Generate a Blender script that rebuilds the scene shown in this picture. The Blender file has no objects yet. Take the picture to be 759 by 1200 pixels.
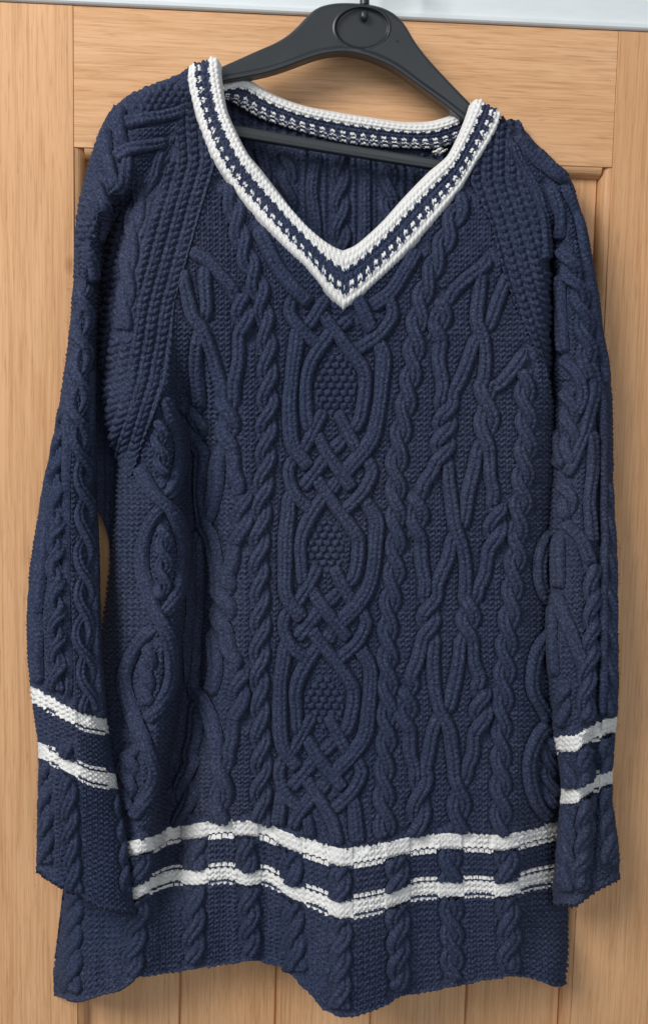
import bpy, math, random
import numpy as np
from mathutils import Vector, Matrix

random.seed(7)
rng = np.random.default_rng(7)
scene = bpy.context.scene
C = scene.collection

# ------------------------------------------------------------------ camera
PX = 0.0008                      # metres per photograph pixel at the door
F = 1150.0                       # focal length in photograph pixels
W0, H0 = 759.0, 1200.0
yaw, pitch, roll = math.radians(3.65), math.radians(5.7), math.radians(1.2)
fwd = Vector((math.sin(yaw) * math.cos(pitch), math.cos(yaw) * math.cos(pitch), -math.sin(pitch)))
right = fwd.cross(Vector((0, 0, 1))).normalized()
up = right.cross(fwd).normalized()
r2 = right * math.cos(roll) + up * math.sin(roll)
u2 = up * math.cos(roll) - right * math.sin(roll)
CAMPOS = -fwd * (F * PX)
cam_data = bpy.data.cameras.new('camera')
cam_data.sensor_fit = 'VERTICAL'
cam_data.sensor_height = 36.0
cam_data.lens = F * 36.0 / H0
cam_data.clip_end = 50
cam_data.clip_start = 0.05
cam = bpy.data.objects.new('camera', cam_data)
C.objects.link(cam)
m3 = Matrix((r2, u2, -fwd)).transposed()
cam.matrix_world = Matrix.Translation(CAMPOS) @ m3.to_4x4()
scene.camera = cam
R2, U2, FW, CP = (np.array(v) for v in (r2, u2, fwd, CAMPOS))


def P(x, y, d):
    """point of the place seen at photograph pixel (x, y), d metres in front of the door"""
    x = np.asarray(x, float); y = np.asarray(y, float); d = np.asarray(d, float)
    x, y, d = np.broadcast_arrays(x, y, d)
    a = (x - W0 / 2)[..., None]; b = (H0 / 2 - y)[..., None]
    ray = R2 * a + U2 * b + FW * F
    t = (-d - CP[1]) / ray[..., 1]
    return CP + ray * t[..., None]


# ------------------------------------------------------------------ light
world = bpy.data.worlds.new('World'); scene.world = world
world.use_nodes = True
bg = world.node_tree.nodes['Background']
bg.inputs[0].default_value = (0.86, 0.93, 1.0, 1)
bg.inputs[1].default_value = 0.24


def area(name, loc, target, size, energy, col):
    l = bpy.data.lights.new(name, 'AREA'); l.shape = 'RECTANGLE'
    l.size, l.size_y = size; l.energy = energy; l.color = col
    o = bpy.data.objects.new(name, l); C.objects.link(o)
    o.location = loc
    o.rotation_euler = (Vector(target) - Vector(loc)).to_track_quat('-Z', 'Y').to_euler()
    return o


area('window_light', (-1.5, -1.65, 1.35), (0, 0, -0.05), (1.05, 1.05), 54, (1.0, 0.97, 0.94))
area('room_light', (0.5, -2.4, 0.5), (0, 0, 0), (1.2, 1.2), 9, (0.95, 0.97, 1.0))
vs = scene.view_settings
vs.view_transform = 'Standard'
vs.look = 'None'
vs.exposure = 0.12
vs.gamma = 1.0
vs.use_curve_mapping = False


# ------------------------------------------------------------------ materials
def newmat(name):
    m = bpy.data.materials.new(name); m.use_nodes = True
    nt = m.node_tree
    return m, nt, nt.nodes['Principled BSDF']


def node(nt, t, **kw):
    n = nt.nodes.new(t)
    for k, v in kw.items():
        setattr(n, k, v)
    return n


def ramp(nt, stops):
    r = node(nt, 'ShaderNodeValToRGB')
    e = r.color_ramp.elements
    while len(e) < len(stops):
        e.new(0.5)
    for i, (p, c) in enumerate(stops):
        e[i].position = p; e[i].color = (*c, 1)
    return r


def coords(nt, scale, loc=(0, 0, 0), rot=(0, 0, 0)):
    tc = node(nt, 'ShaderNodeTexCoord'); mp = node(nt, 'ShaderNodeMapping')
    mp.inputs['Scale'].default_value = scale
    mp.inputs['Location'].default_value = loc
    mp.inputs['Rotation'].default_value = rot
    nt.links.new(tc.outputs['Object'], mp.inputs['Vector'])
    return mp.outputs['Vector']


def noise(nt, vec, scale, detail=4, rough=0.55, dist=0.0):
    n = node(nt, 'ShaderNodeTexNoise')
    n.inputs['Scale'].default_value = scale
    n.inputs['Detail'].default_value = detail
    n.inputs['Roughness'].default_value = rough
    n.inputs['Distortion'].default_value = dist
    nt.links.new(vec, n.inputs['Vector'])
    return n.outputs['Fac']


def mixc(nt, fac, a, b, mode='MIX'):
    m = node(nt, 'ShaderNodeMix', data_type='RGBA', blend_type=mode)
    for s, v in ((m.inputs[0], fac), (m.inputs[6], a), (m.inputs[7], b)):
        if hasattr(v, 'is_linked') or hasattr(v, 'links'):
            nt.links.new(v, s)
        elif isinstance(v, (tuple, list)):
            s.default_value = (*v, 1)
        else:
            s.default_value = v
    return m.outputs[2]


def bump(nt, h, strength, dist, normal=None):
    b = node(nt, 'ShaderNodeBump')
    b.inputs['Strength'].default_value = strength
    b.inputs['Distance'].default_value = dist
    nt.links.new(h, b.inputs['Height'])
    if normal is not None:
        nt.links.new(normal, b.inputs['Normal'])
    return b.outputs['Normal']


def yarn(name, dark, mid, light, sheen, lo=(0.97, 0.97, 0.97), hi=(1.02, 1.02, 1.02)):
    m, nt, b = newmat(name)
    v = coords(nt, (1, 1, 1))
    big = noise(nt, v, 6, 3)
    fine = noise(nt, v, 1400, 3, 0.7)
    speck = noise(nt, v, 520, 3, 0.7)
    r = ramp(nt, [(0.34, dark), (0.5, mid), (0.66, light)])
    nt.links.new(speck, r.inputs[0])
    r2_ = ramp(nt, [(0.32, lo), (0.68, hi)])
    nt.links.new(big, r2_.inputs[0])
    c = mixc(nt, 1.0, r.outputs[0], r2_.outputs[0], 'MULTIPLY')
    r3 = ramp(nt, [(0.3, (0.75, 0.75, 0.75)), (0.7, (1.2, 1.2, 1.2))])
    nt.links.new(fine, r3.inputs[0])
    c = mixc(nt, 1.0, c, r3.outputs[0], 'MULTIPLY')
    nt.links.new(c, b.inputs['Base Color'])
    b.inputs['Roughness'].default_value = 0.95
    b.inputs['Specular IOR Level'].default_value = 0.12
    b.inputs['Sheen Weight'].default_value = sheen
    b.inputs['Sheen Roughness'].default_value = 0.55
    n1 = bump(nt, fine, 0.35, 0.0006)
    nt.links.new(n1, b.inputs['Normal'])
    return m


NAVY = yarn('navy_cotton_yarn', (0.018, 0.026, 0.054), (0.033, 0.044, 0.085), (0.073, 0.087, 0.145), 0.02, (0.84, 0.91, 0.97), (1.18, 1.08, 1.05))
WHITE = yarn('white_cotton_yarn', (0.74, 0.74, 0.725), (0.80, 0.80, 0.785), (0.85, 0.85, 0.835), 0.0)


def oak(name, along, tone=1.0, seed=0.0, fig=1.0):
    m, nt, b = newmat(name)
    if along == 'Z':
        s_fig, s_fine, s_pore, s_big = (120, 10, 5), (520, 60, 9), (1000, 100, 40), (9, 2, 1.3)
    else:
        s_fig, s_fine, s_pore, s_big = (9, 10, 130), (11, 60, 520), (40, 100, 1000), (1.8, 2, 11)
    off = (seed * 3.1, seed * 1.7, seed * 5.3)
    bigd = noise(nt, coords(nt, s_big, off), 1.0, 3, 0.5, 0.6)
    figf = noise(nt, coords(nt, s_fig, off), 1.0, 3, 0.55, 1.6)
    fine = noise(nt, coords(nt, s_fine, off), 1.0, 4, 0.65, 0.5)
    pore = noise(nt, coords(nt, s_pore, off), 1.0, 2, 0.5)
    t = tone
    base = ramp(nt, [(0.25, (0.65 * t, 0.355 * t, 0.170 * t)), (0.5, (0.72 * t, 0.412 * t, 0.210 * t)), (0.78, (0.775 * t, 0.465 * t, 0.255 * t))])
    nt.links.new(bigd, base.inputs[0])
    f2 = ramp(nt, [(0.36, (0.90, 0.86, 0.81)), (0.5, (1, 1, 1)), (0.66, (1.03, 1.04, 1.05))])
    nt.links.new(figf, f2.inputs[0])
    c = mixc(nt, fig, base.outputs[0], f2.outputs[0], 'MULTIPLY')
    f3 = ramp(nt, [(0.38, (0.84, 0.79, 0.73)), (0.53, (1.03, 1.03, 1.03))])
    nt.links.new(fine, f3.inputs[0])
    c = mixc(nt, 0.8, c, f3.outputs[0], 'MULTIPLY')
    f4 = ramp(nt, [(0.30, (0.62, 0.55, 0.48)), (0.42, (1, 1, 1))])
    nt.links.new(pore, f4.inputs[0])
    c = mixc(nt, 0.5, c, f4.outputs[0], 'MULTIPLY')
    # a few small knots
    vo = node(nt, 'ShaderNodeTexVoronoi')
    vo.inputs['Scale'].default_value = 1.0
    kv = coords(nt, (9, 1, 5) if along == 'Z' else (5, 1, 11), off)
    nt.links.new(kv, vo.inputs['Vector'])
    kr = ramp(nt, [(0.02, (0.55, 0.42, 0.32)), (0.055, (1, 1, 1))])
    nt.links.new(vo.outputs['Distance'], kr.inputs[0])
    c = mixc(nt, 0.7, c, kr.outputs[0], 'MULTIPLY')
    nt.links.new(c, b.inputs['Base Color'])
    b.inputs['Roughness'].default_value = 0.5
    b.inputs['Specular IOR Level'].default_value = 0.3
    n = bump(nt, pore, 0.12, 0.0004)
    n = bump(nt, fine, 0.08, 0.0005, n)
    nt.links.new(n, b.inputs['Normal'])
    return m


def plastic(name, col, rough):
    m, nt, b = newmat(name)
    v = coords(nt, (1, 1, 1))
    f = noise(nt, v, 900, 2)
    g = noise(nt, v, 22, 4)
    rr = ramp(nt, [(0.3, tuple(c * 0.88 for c in col)), (0.7, tuple(c * 1.15 for c in col))])
    nt.links.new(g, rr.inputs[0])
    nt.links.new(rr.outputs[0], b.inputs['Base Color'])
    r1 = ramp(nt, [(0.3, (rough - .07,) * 3), (0.7, (rough + .08,) * 3)])
    nt.links.new(g, r1.inputs[0])
    nt.links.new(r1.outputs[0], b.inputs['Roughness'])
    nt.links.new(bump(nt, f, 0.12, 0.0002), b.inputs['Normal'])
    return m


PLASTIC = plastic('dark_grey_plastic', (0.023, 0.028, 0.033), 0.37)


def metal():
    m, nt, b = newmat('grey_steel')
    b.inputs['Base Color'].default_value = (0.18, 0.19, 0.2, 1)
    b.inputs['Metallic'].default_value = 0.9
    b.inputs['Roughness'].default_value = 0.35
    f = noise(nt, coords(nt, (1, 1, 1)), 700, 2)
    nt.links.new(bump(nt, f, 0.1, 0.0002), b.inputs['Normal'])
    return m


STEEL = metal()


def paint():
    m, nt, b = newmat('white_gloss_paint')
    f = noise(nt, coords(nt, (30, 30, 180)), 1.0, 3)
    rr = ramp(nt, [(0.3, (0.70, 0.755, 0.775)), (0.7, (0.75, 0.80, 0.82))])
    nt.links.new(f, rr.inputs[0])
    nt.links.new(rr.outputs[0], b.inputs['Base Color'])
    b.inputs['Roughness'].default_value = 0.35
    nt.links.new(bump(nt, f, 0.1, 0.0006), b.inputs['Normal'])
    return m


PAINT = paint()


def plain(name, col, rough=0.8):
    m, nt, b = newmat(name)
    f = noise(nt, coords(nt, (1, 1, 1)), 60, 3)
    rr = ramp(nt, [(0.3, tuple(c * 0.85 for c in col)), (0.7, tuple(c * 1.1 for c in col))])
    nt.links.new(f, rr.inputs[0])
    nt.links.new(rr.outputs[0], b.inputs['Base Color'])
    b.inputs['Roughness'].default_value = rough
    return m


# ------------------------------------------------------------------ object helpers
def thing(name, label, cat, loc):
    o = bpy.data.objects.new(name, None); C.objects.link(o)
    o.location = loc; o.empty_display_size = 0.05
    o['label'] = label; o['category'] = cat
    return o


def put(name, me, mat, parent):
    o = bpy.data.objects.new(name, me); C.objects.link(o)
    me.materials.append(mat)
    if parent is not None:
        o.parent = parent
        if parent.type == 'EMPTY':
            o.location = -parent.location
    return o


def mesh_from(name, V, Fq, smooth=True):
    V = np.ascontiguousarray(V, np.float32).reshape(-1, 3)
    Fq = np.ascontiguousarray(Fq, np.int32).reshape(-1, 4)
    used = np.zeros(len(V), bool); used[Fq.ravel()] = True
    remap = np.cumsum(used) - 1
    V = V[used]; Fq = remap[Fq].astype(np.int32)
    me = bpy.data.meshes.new(name)
    me.vertices.add(len(V)); me.vertices.foreach_set('co', V.ravel())
    n = len(Fq)
    me.loops.add(n * 4); me.loops.foreach_set('vertex_index', Fq.ravel())
    me.polygons.add(n)
    me.polygons.foreach_set('loop_start', np.arange(0, n * 4, 4, dtype=np.int32))
    me.polygons.foreach_set('use_smooth', np.full(n, smooth, dtype=bool))
    me.update(calc_edges=True)
    return me


def quads(n, m):
    i = np.arange(n * m).reshape(n, m)
    return np.stack([i[:-1, :-1], i[:-1, 1:], i[1:, 1:], i[1:, :-1]], -1).reshape(-1, 4)


def cellmean(a):
    return ((a[:-1, :-1] + a[:-1, 1:] + a[1:, 1:] + a[1:, :-1]) / 4).ravel()


def normals(B):
    du = np.gradient(B, axis=1); dv = np.gradient(B, axis=0)
    n = np.cross(dv, du)
    n /= np.linalg.norm(n, axis=-1, keepdims=True) + 1e-12
    flip = n[..., 1] > 0
    # keep one orientation for the whole sheet (towards the room)
    if flip.mean() > 0.5:
        n = -n
    return n


def tab(*pairs):
    a = np.array(pairs, float)
    xs = np.arange(a[0, 0], a[-1, 0] + 0.5, 1.0)
    # monotone-ish smoothing of a linear table
    ys = np.interp(xs, a[:, 0], a[:, 1])
    k = np.exp(-0.5 * (np.arange(-9, 10) / 3.5) ** 2); k /= k.sum()
    yp = np.convolve(np.pad(ys, 9, mode='reflect', reflect_type='odd'), k, mode='valid')
    return lambda v: np.interp(v, xs, yp)


def sm(a, b, x):
    t = np.clip((x - a) / (b - a), 0, 1)
    return t * t * (3 - 2 * t)


def catmull(pts, ds):
    p = np.array(pts, float)
    if len(p) == 2:
        n = max(2, int(np.hypot(*(p[1] - p[0])[:2]) / ds))
        t = np.linspace(0, 1, n + 1)[:, None]
        return p[0] * (1 - t) + p[1] * t
    q = np.vstack([2 * p[0] - p[1], p, 2 * p[-1] - p[-2]])
    out = []
    for i in range(1, len(q) - 2):
        p0, p1, p2, p3 = q[i - 1], q[i], q[i + 1], q[i + 2]
        n = max(2, int(np.hypot(*(p2 - p1)[:2]) / ds))
        t = np.linspace(0, 1, n, endpoint=False)[:, None]
        c = 0.5 * ((2 * p1) + (-p0 + p2) * t + (2 * p0 - 5 * p1 + 4 * p2 - p3) * t ** 2 + (-p0 + 3 * p1 - 3 * p2 + p3) * t ** 3)
        if p.shape[1] > 2:                      # heights: plain smooth blend, no overshoot
            tt = t[:, 0] * t[:, 0] * (3 - 2 * t[:, 0])
            c[:, 2] = p1[2] * (1 - tt) + p2[2] * tt
        out.append(c)
    out.append(p[-1:])
    return np.vstack(out)


def smooth_noise(x, y, s, seed):
    r = np.random.default_rng(seed)
    o = np.zeros_like(x, dtype=float)
    for k in range(5):
        a, b, c = r.uniform(-1, 1), r.uniform(-1, 1), r.uniform(0, 6.28)
        o = o + np.sin((a * x + b * y) * 6.28 / s + c)
    return o / 5


# ================================================================== THE DOOR
def box_mesh(name, x0, x1, y0, y1, z0, z1, bev=0.0005):
    import bmesh
    bm = bmesh.new()
    bmesh.ops.create_cube(bm, size=1)
    for v in bm.verts:
        v.co = Vector(((x0 + x1) / 2 + v.co.x * (x1 - x0), (y0 + y1) / 2 + v.co.y * (y1 - y0), (z0 + z1) / 2 + v.co.z * (z1 - z0)))
    if bev:
        bmesh.ops.bevel(bm, geom=bm.edges[:], offset=bev, segments=2, profile=0.5, affect='EDGES')
    me = bpy.data.meshes.new(name); bm.to_mesh(me); bm.free()
    return me


def prism_mesh(name, prof, axis, a0, a1):
    """profile (list of (p, q)) swept between a0 and a1; axis 'Z': (x, y); axis 'X': (z, y)"""
    n = len(prof); V = []
    for a in (a0, a1):
        for p, q in prof:
            V.append((p, q, a) if axis == 'Z' else (a, q, p))
    Fc = [(i, (i + 1) % n, n + (i + 1) % n, n + i) for i in range(n)]
    Fc += [tuple(range(n))[::-1], tuple(range(n, 2 * n))]
    me = bpy.data.meshes.new(name); me.from_pydata(V, [], Fc); me.update()
    return me


XS_L = float((P(86.5, 100, 0)[0] + P(91, 1190, 0)[0]) / 2)
XS_R = float((P(714, 190, 0)[0] + P(672, 1180, 0)[0]) / 2)
Z_RAIL = float((P(87, 172.6, 0)[2] + P(713.5, 195.5, 0)[2]) / 2)
Z_TOP = float((P(60, 4.5, 0)[2] + P(720, 36.5, 0)[2]) / 2)
DB = -1.25                                                # how far down the door is built

door = thing('door', 'light oak door with a boarded recessed panel behind the jumper', 'door', (0, 0, DB))
OAK_L = oak('oak_stile', 'Z', 1.0, 1.0)
OAK_R = oak('oak_stile_grey', 'Z', 0.97, 2.3)
OAK_T = oak('oak_rail', 'X', 0.99, 3.7)
g = 0.00012
put('stile', box_mesh('stile', XS_L - 0.105, XS_L - g, 0.0, 0.04, DB, Z_TOP), OAK_L, door)
put('stile', box_mesh('stile', XS_R + g, XS_R + 0.105, 0.0, 0.04, DB, Z_TOP), OAK_R, door)
put('rail', box_mesh('rail', XS_L + g, XS_R - g, 0.0004, 0.04, Z_RAIL, Z_TOP), OAK_T, door)
# ovolo moulding round the recessed panel
mw, md = 0.009, 0.011
prof = [(0, 0.0015)] + [(mw * math.sin(a), 0.0015 + md * (1 - math.cos(a))) for a in np.linspace(0.15, math.pi / 2, 7)] + [(mw, 0.02), (0, 0.02)]
MOULD = oak('oak_moulding', 'Z', 0.9, 5.1)
MOULDX = oak('oak_moulding_rail', 'X', 0.9, 6.1)
put('moulding', prism_mesh('moulding', [(XS_L + p, q) for p, q in prof], 'Z', DB, Z_RAIL - 0.0002), MOULD, door)
put('moulding', prism_mesh('moulding', [(XS_R - p, q) for p, q in prof], 'Z', DB, Z_RAIL - 0.0002), MOULD, door)
put('moulding', prism_mesh('moulding', [(Z_RAIL - p, q) for p, q in prof], 'X', XS_L + mw, XS_R - mw), MOULDX, door)
# tongue-and-groove boards, V grooves between them
gx = [float(P(x, 1180, -0.013)[0]) for x in (211, 323, 434.5, 545.5, 654.5)]
edges = [XS_L + mw * 0.5] + gx + [XS_R - mw * 0.5]
for i in range(len(edges) - 1):
    a, b = edges[i], edges[i + 1]
    v = 0.0018
    pr = [(a + 0.0002, 0.0125 + 1.5 * v), (a + v, 0.0125), (b - v, 0.0125), (b - 0.0002, 0.0125 + 1.5 * v), (b - 0.0002, 0.022), (a + 0.0002, 0.022)]
    put('board', prism_mesh('board', pr, 'Z', DB, Z_RAIL - 0.004), oak('oak_board_%s' % 'abcdef'[i], 'Z', 0.95 + 0.04 * rng.random(), 7.0 + i * 1.9, 0.8), door)
put('backing', box_mesh('backing', XS_L, XS_R, 0.0225, 0.034, DB, Z_RAIL - 0.004, 0), plain('dark_oak_backing', (0.16, 0.085, 0.04)), door)

# ------------------------------------------------------------------ door frame head
frame = thing('door_frame', 'white painted door frame head above the oak door', 'door frame', (0, 0, Z_TOP))
zl = Z_TOP + 0.0007
hz = [(zl, 0.0), (zl + 0.0006, -0.0022), (zl + 0.0018, -0.0034), (zl + 0.0044, -0.0036), (zl + 0.0054, -0.0030), (zl + 0.0060, -0.0010), (zl + 0.0066, -0.0004), (zl + 0.0066, 0.03), (zl, 0.03)]
put('stop_bead', prism_mesh('stop_bead', hz, 'X', -0.75, 0.75), PAINT, frame)
hz = [(zl + 0.0066, 0.03), (zl + 0.0066, -0.0002), (zl + 0.014, 0.0004), (zl + 0.2, 0.0004), (zl + 0.2, 0.03)]
put('head', prism_mesh('head', hz, 'X', -0.75, 0.75), PAINT, frame)

# ================================================================== THE JUMPER
root = thing('sweater', 'long navy cable-knit V-neck sweater with white stripes, on the black hanger', 'sweater', tuple(P(380, 1170, 0.03)))

# ---- outlines traced in photograph pixels (y -> x)
seamL = tab((100, 228), (113, 226), (153, 240), (190, 252), (240, 236), (300, 219), (355, 203), (400, 200), (445, 195), (480, 182), (517, 168), (545, 158), (562, 150))
seamR = tab((130, 588), (157, 576), (188, 558), (212, 551), (260, 575), (320, 590), (355, 603), (380, 615), (410, 628), (440, 636), (480, 645))
slL_l = tab((78, 222), (85, 214), (91, 200), (97, 185), (105, 163), (118, 140), (133, 126), (150, 117), (175, 109), (200, 101), (240, 92), (260, 89), (340, 85), (400, 80), (450, 73), (500, 64), (580, 48), (630, 40), (670, 34), (720, 31), (770, 32), (812, 36), (860, 43), (900, 45), (960, 43), (1080, 41))
slL_r = tab((78, 226), (100, 224), (140, 215), (170, 200), (200, 184), (225, 163), (250, 140), (280, 125), (320, 119), (400, 114), (560, 114), (640, 117), (720, 119), (800, 123), (850, 127), (870, 130), (920, 139), (980, 149), (1080, 160))
slR_l = tab((135, 586), (147, 591), (173, 607), (207, 625), (226, 634), (271, 643), (299, 646), (350, 647), (450, 645), (560, 641), (700, 638), (760, 637), (800, 641), (856, 646), (900, 654), (925, 656), (1000, 650), (1045, 646), (1090, 652))
slR_r = tab((135, 588), (144, 594), (165, 626), (191, 652), (207, 668), (215, 672), (243, 679), (266, 688), (292, 693), (350, 703), (387, 707), (425, 714), (455, 717), (505, 718), (575, 719), (610, 721), (660, 724), (710, 724), (800, 725), (835, 724), (900, 718), (940, 718), (975, 723), (1000, 726), (1060, 726))
bodyL = tab((190, 247), (240, 231), (300, 214), (355, 198), (400, 195), (445, 186), (480, 162), (517, 143), (540, 138), (560, 136), (600, 134), (700, 124), (800, 110), (1053, 73), (1105, 66), (1132, 62), (1175, 65))
bodyR = tab((190, 562), (212, 557), (260, 580), (320, 596), (355, 608), (380, 620), (410, 634), (440, 642), (480, 650), (600, 655), (900, 662), (1060, 665), (1120, 667), (1160, 662), (1175, 660))
s1 = tab((55, 985), (110, 992), (152, 994), (183, 988), (195, 978), (230, 971), (290, 968), (310, 971), (335, 983), (350, 988), (370, 995), (400, 1004), (430, 1000), (450, 996), (480, 989), (525, 984), (560, 985), (590, 987), (630, 977), (651, 971), (675, 968))
s2 = tab((55, 1022), (110, 1038), (158, 1047), (190, 1029), (205, 1024), (230, 1028), (265, 1023), (290, 1031), (312, 1026), (340, 1045), (370, 1053), (398, 1066), (425, 1061), (450, 1056), (490, 1041), (530, 1041), (560, 1039), (595, 1043), (620, 1031), (650, 1025), (675, 1022))
hem = tab((55, 1160), (64, 1168), (80, 1176), (96, 1175), (122, 1166), (138, 1163), (162, 1147), (188, 1142), (230, 1138), (260, 1131), (300, 1128), (330, 1133), (345, 1150), (365, 1166), (380, 1186), (396, 1195), (412, 1194), (440, 1184), (470, 1170), (500, 1163), (540, 1158), (560, 1150), (614, 1145), (634, 1151), (655, 1158), (675, 1148))
ragl_left = tab((110, 216), (140, 210), (170, 196), (200, 180), (225, 159), (250, 137), (280, 122), (320, 116), (400, 115), (480, 121), (520, 129), (545, 139), (562, 151))
V1, V2, V3, V00 = 985.0, 1038.0, 1155.0, 820.0


def body_y(x, v):
    a, b, c = s1(x), s2(x), hem(x)
    t1 = np.clip((v - V00) / (V1 - V00), 0, 1)
    y = np.where(v < V1, v + (a - V1) * t1 ** 1.6,
                 np.where(v < V2, a + (b - a) * (v - V1) / (V2 - V1), b + (c - b) * (v - V2) / (V3 - V2)))
    return y


def body_v(x, y):
    a, b, c = s1(x), s2(x), hem(x)
    v = np.where(y < a, y, np.where(y < b, V1 + (y - a) / (b - a) * (V2 - V1), V2 + (y - b) / (c - b) * (V3 - V2)))
    for _ in range(4):
        t1 = np.clip((v - V00) / (V1 - V00), 0, 1)
        v = np.where(y < a, y - (a - V1) * t1 ** 1.6, v)
    return v


def roll_off(e):
    e = np.clip(e, 0, 1)
    return 1 - np.sqrt(np.clip(1 - (1 - e) ** 2, 0, 1))


def d_body(x, y):
    x = np.asarray(x, float); y = np.asarray(y, float)
    d = 0.060 + 0.0026 * smooth_noise(x, y, 260, 3)
    d = d - 0.012 * sm(330, 200, y)                                        # chest leans back to the shoulders
    # the side panel lies further back, under the sleeve
    d = d - 0.024 * sm(185, 120, x) * sm(560, 740, y) * (0.45 + 0.55 * sm(1190, 1085, y))
    d = d - 0.022 * sm(600, 660, x) * sm(420, 640, y) * sm(1140, 1060, y)
    # the deep vertical fold beside the oval panel
    fx = np.interp(y, [380, 520, 700, 830, 900, 970, 1100], [206, 222, 229, 216, 203, 198, 190])
    act = sm(380, 520, y) * sm(1100, 960, y)
    d = d - 0.046 * act * np.exp(-0.5 * ((x - fx) / np.where(x < fx, 9.0, 24.0)) ** 2)
    d = d + 0.013 * act * np.exp(-0.5 * ((x - fx + 34) / 18) ** 2)
    # soft flutes that open out towards the hem
    w = (s2(x) - 1038.0) * PX
    d = d + 1.1 * w * sm(860, 1060, y)
    w3 = (hem(x) - 1155.0) * PX
    d = d + 0.35 * w3 * sm(1040, 1150, y)
    eL = (x - bodyL(y)) / 30.0
    eR = (bodyR(y) - x) / 26.0
    d = d - 0.040 * roll_off(eL) * sm(490, 545, y) - 0.030 * roll_off(eR) * sm(440, 500, y)
    return np.maximum(d, 0.005)


def d_ragL(x, y):
    x = np.asarray(x, float); y = np.asarray(y, float)
    d = d_body(np.maximum(x, seamL(y)), y) + 0.0
    e = (x - np.maximum(slL_r(y), ragl_left(y) - 3)) / 44.0
    d = d - 0.054 * roll_off(e) * sm(200, 290, y)
    d = d + 0.006 * np.exp(-0.5 * ((x - slL_r(y) - 45) / 20) ** 2) * sm(190, 260, y)
    d = np.maximum(d, 0.004) + 0.0012 * sm(540, 440, y)
    k = sm(490, 548, y)
    return d * (1 - k) + (d_body(x, y) + 0.0022) * k


def d_ragR(x, y):
    x = np.asarray(x, float); y = np.asarray(y, float)
    d = d_body(np.minimum(x, seamR(y)), y)
    e = (slR_l(y) - x) / 22.0
    d = d - 0.036 * roll_off(e) * sm(240, 310, y)
    return d + 0.0012


def d_slL(x, y):
    x = np.asarray(x, float); y = np.asarray(y, float)
    a, b = slL_l(y), slL_r(y)
    c, h = (a + b) / 2, np.maximum((b - a) / 2, 1)
    u = np.clip((x - c) / h, -1, 1)
    co = np.sqrt(np.clip(1 - u * u, 0, 1))
    rr = sm(200, 300, y)
    co = np.where(u > 0, 1 - (1 - co) * rr, co)
    d0 = 0.014 + 0.036 * sm(520, 850, y) + 0.010 * sm(830, 960, y)
    R = np.interp(y, [78, 140, 260, 600, 1000], [0.028, 0.040, 0.056, 0.046, 0.027])
    d = d0 + R * co
    # long crease running down the sleeve
    d = d - 0.006 * np.exp(-0.5 * ((x - np.interp(y, [300, 480, 700, 815], [95, 76, 76, 80])) / 3.5) ** 2) * sm(380, 500, y) * sm(830, 790, y)
    d = d + 0.0025 * smooth_noise(x * 1.4, y * .5, 90, 5)
    vv_ = y - cuff_shift(u, y - 14 * u, CUFF_L, 600, 820)
    d = d - 0.028 * sm(1051.5, 1057, vv_)
    k = sm(0.0, 0.95, u) * sm(300, 235, y)
    return d * (1 - k) + (d_ragL(x, y) + 0.0008) * k


def d_slR(x, y):
    x = np.asarray(x, float); y = np.asarray(y, float)
    a, b = slR_l(y), slR_r(y)
    c, h = (a + b) / 2, np.maximum((b - a) / 2, 1)
    u = np.clip((x - c) / h, -1, 1)
    co = np.sqrt(np.clip(1 - u * u, 0, 1))
    rr = sm(230, 320, y)
    co = np.where(u < 0, 1 - (1 - co) * rr, co)
    d0 = 0.014 + 0.022 * sm(500, 800, y)
    R = np.interp(y, [135, 200, 300, 600, 1000], [0.026, 0.032, 0.044, 0.042, 0.036])
    d = d0 + R * co
    d = d - 0.013 * np.exp(-0.5 * ((x - np.interp(y, [800, 900, 1050], [699, 694, 690])) / 5.0) ** 2) * sm(800, 860, y)
    d = d - 0.010 * sm(690, 700, x) * sm(800, 880, y)
    d = d - 0.005 * np.exp(-0.5 * ((x - np.interp(y, [300, 560, 830], [696, 700, 700])) / 3.0) ** 2) * sm(420, 520, y) * sm(840, 800, y)
    d = d + 0.0025 * smooth_noise(x * 1.4, y * .5, 90, 8)
    vv_ = y - cuff_shift(u, y + 14 * u, CUFF_R, 600, 820)
    d = d - 0.024 * sm(1047.5, 1053, vv_)
    k = sm(0.0, 0.95, -u) * sm(320, 250, y)
    return d * (1 - k) + (d_ragR(x, y) + 0.0008) * k


# ---- which yarn is white (returns 0 navy, k = stripe number)
HEM_ROPES = [(88, 84, 80), (166, 163, 153), (226, 228, 226), (288, 290, 294), (338, 342, 345), (399, 399, 398), (466, 466, 468), (527, 528, 531), (592, 594, 597)]


def tri(t):
    return 2 * np.abs(t - np.floor(t + 0.5)) * 2 - 1


def near_rope(x, v):
    o = np.zeros_like(x)
    for a, b, c in HEM_ROPES:
        cx = np.interp(v, [V1, V2, V3], [a, b, c])
        o = np.maximum(o, sm(17, 13, np.abs(x - cx)))
    return o


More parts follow.
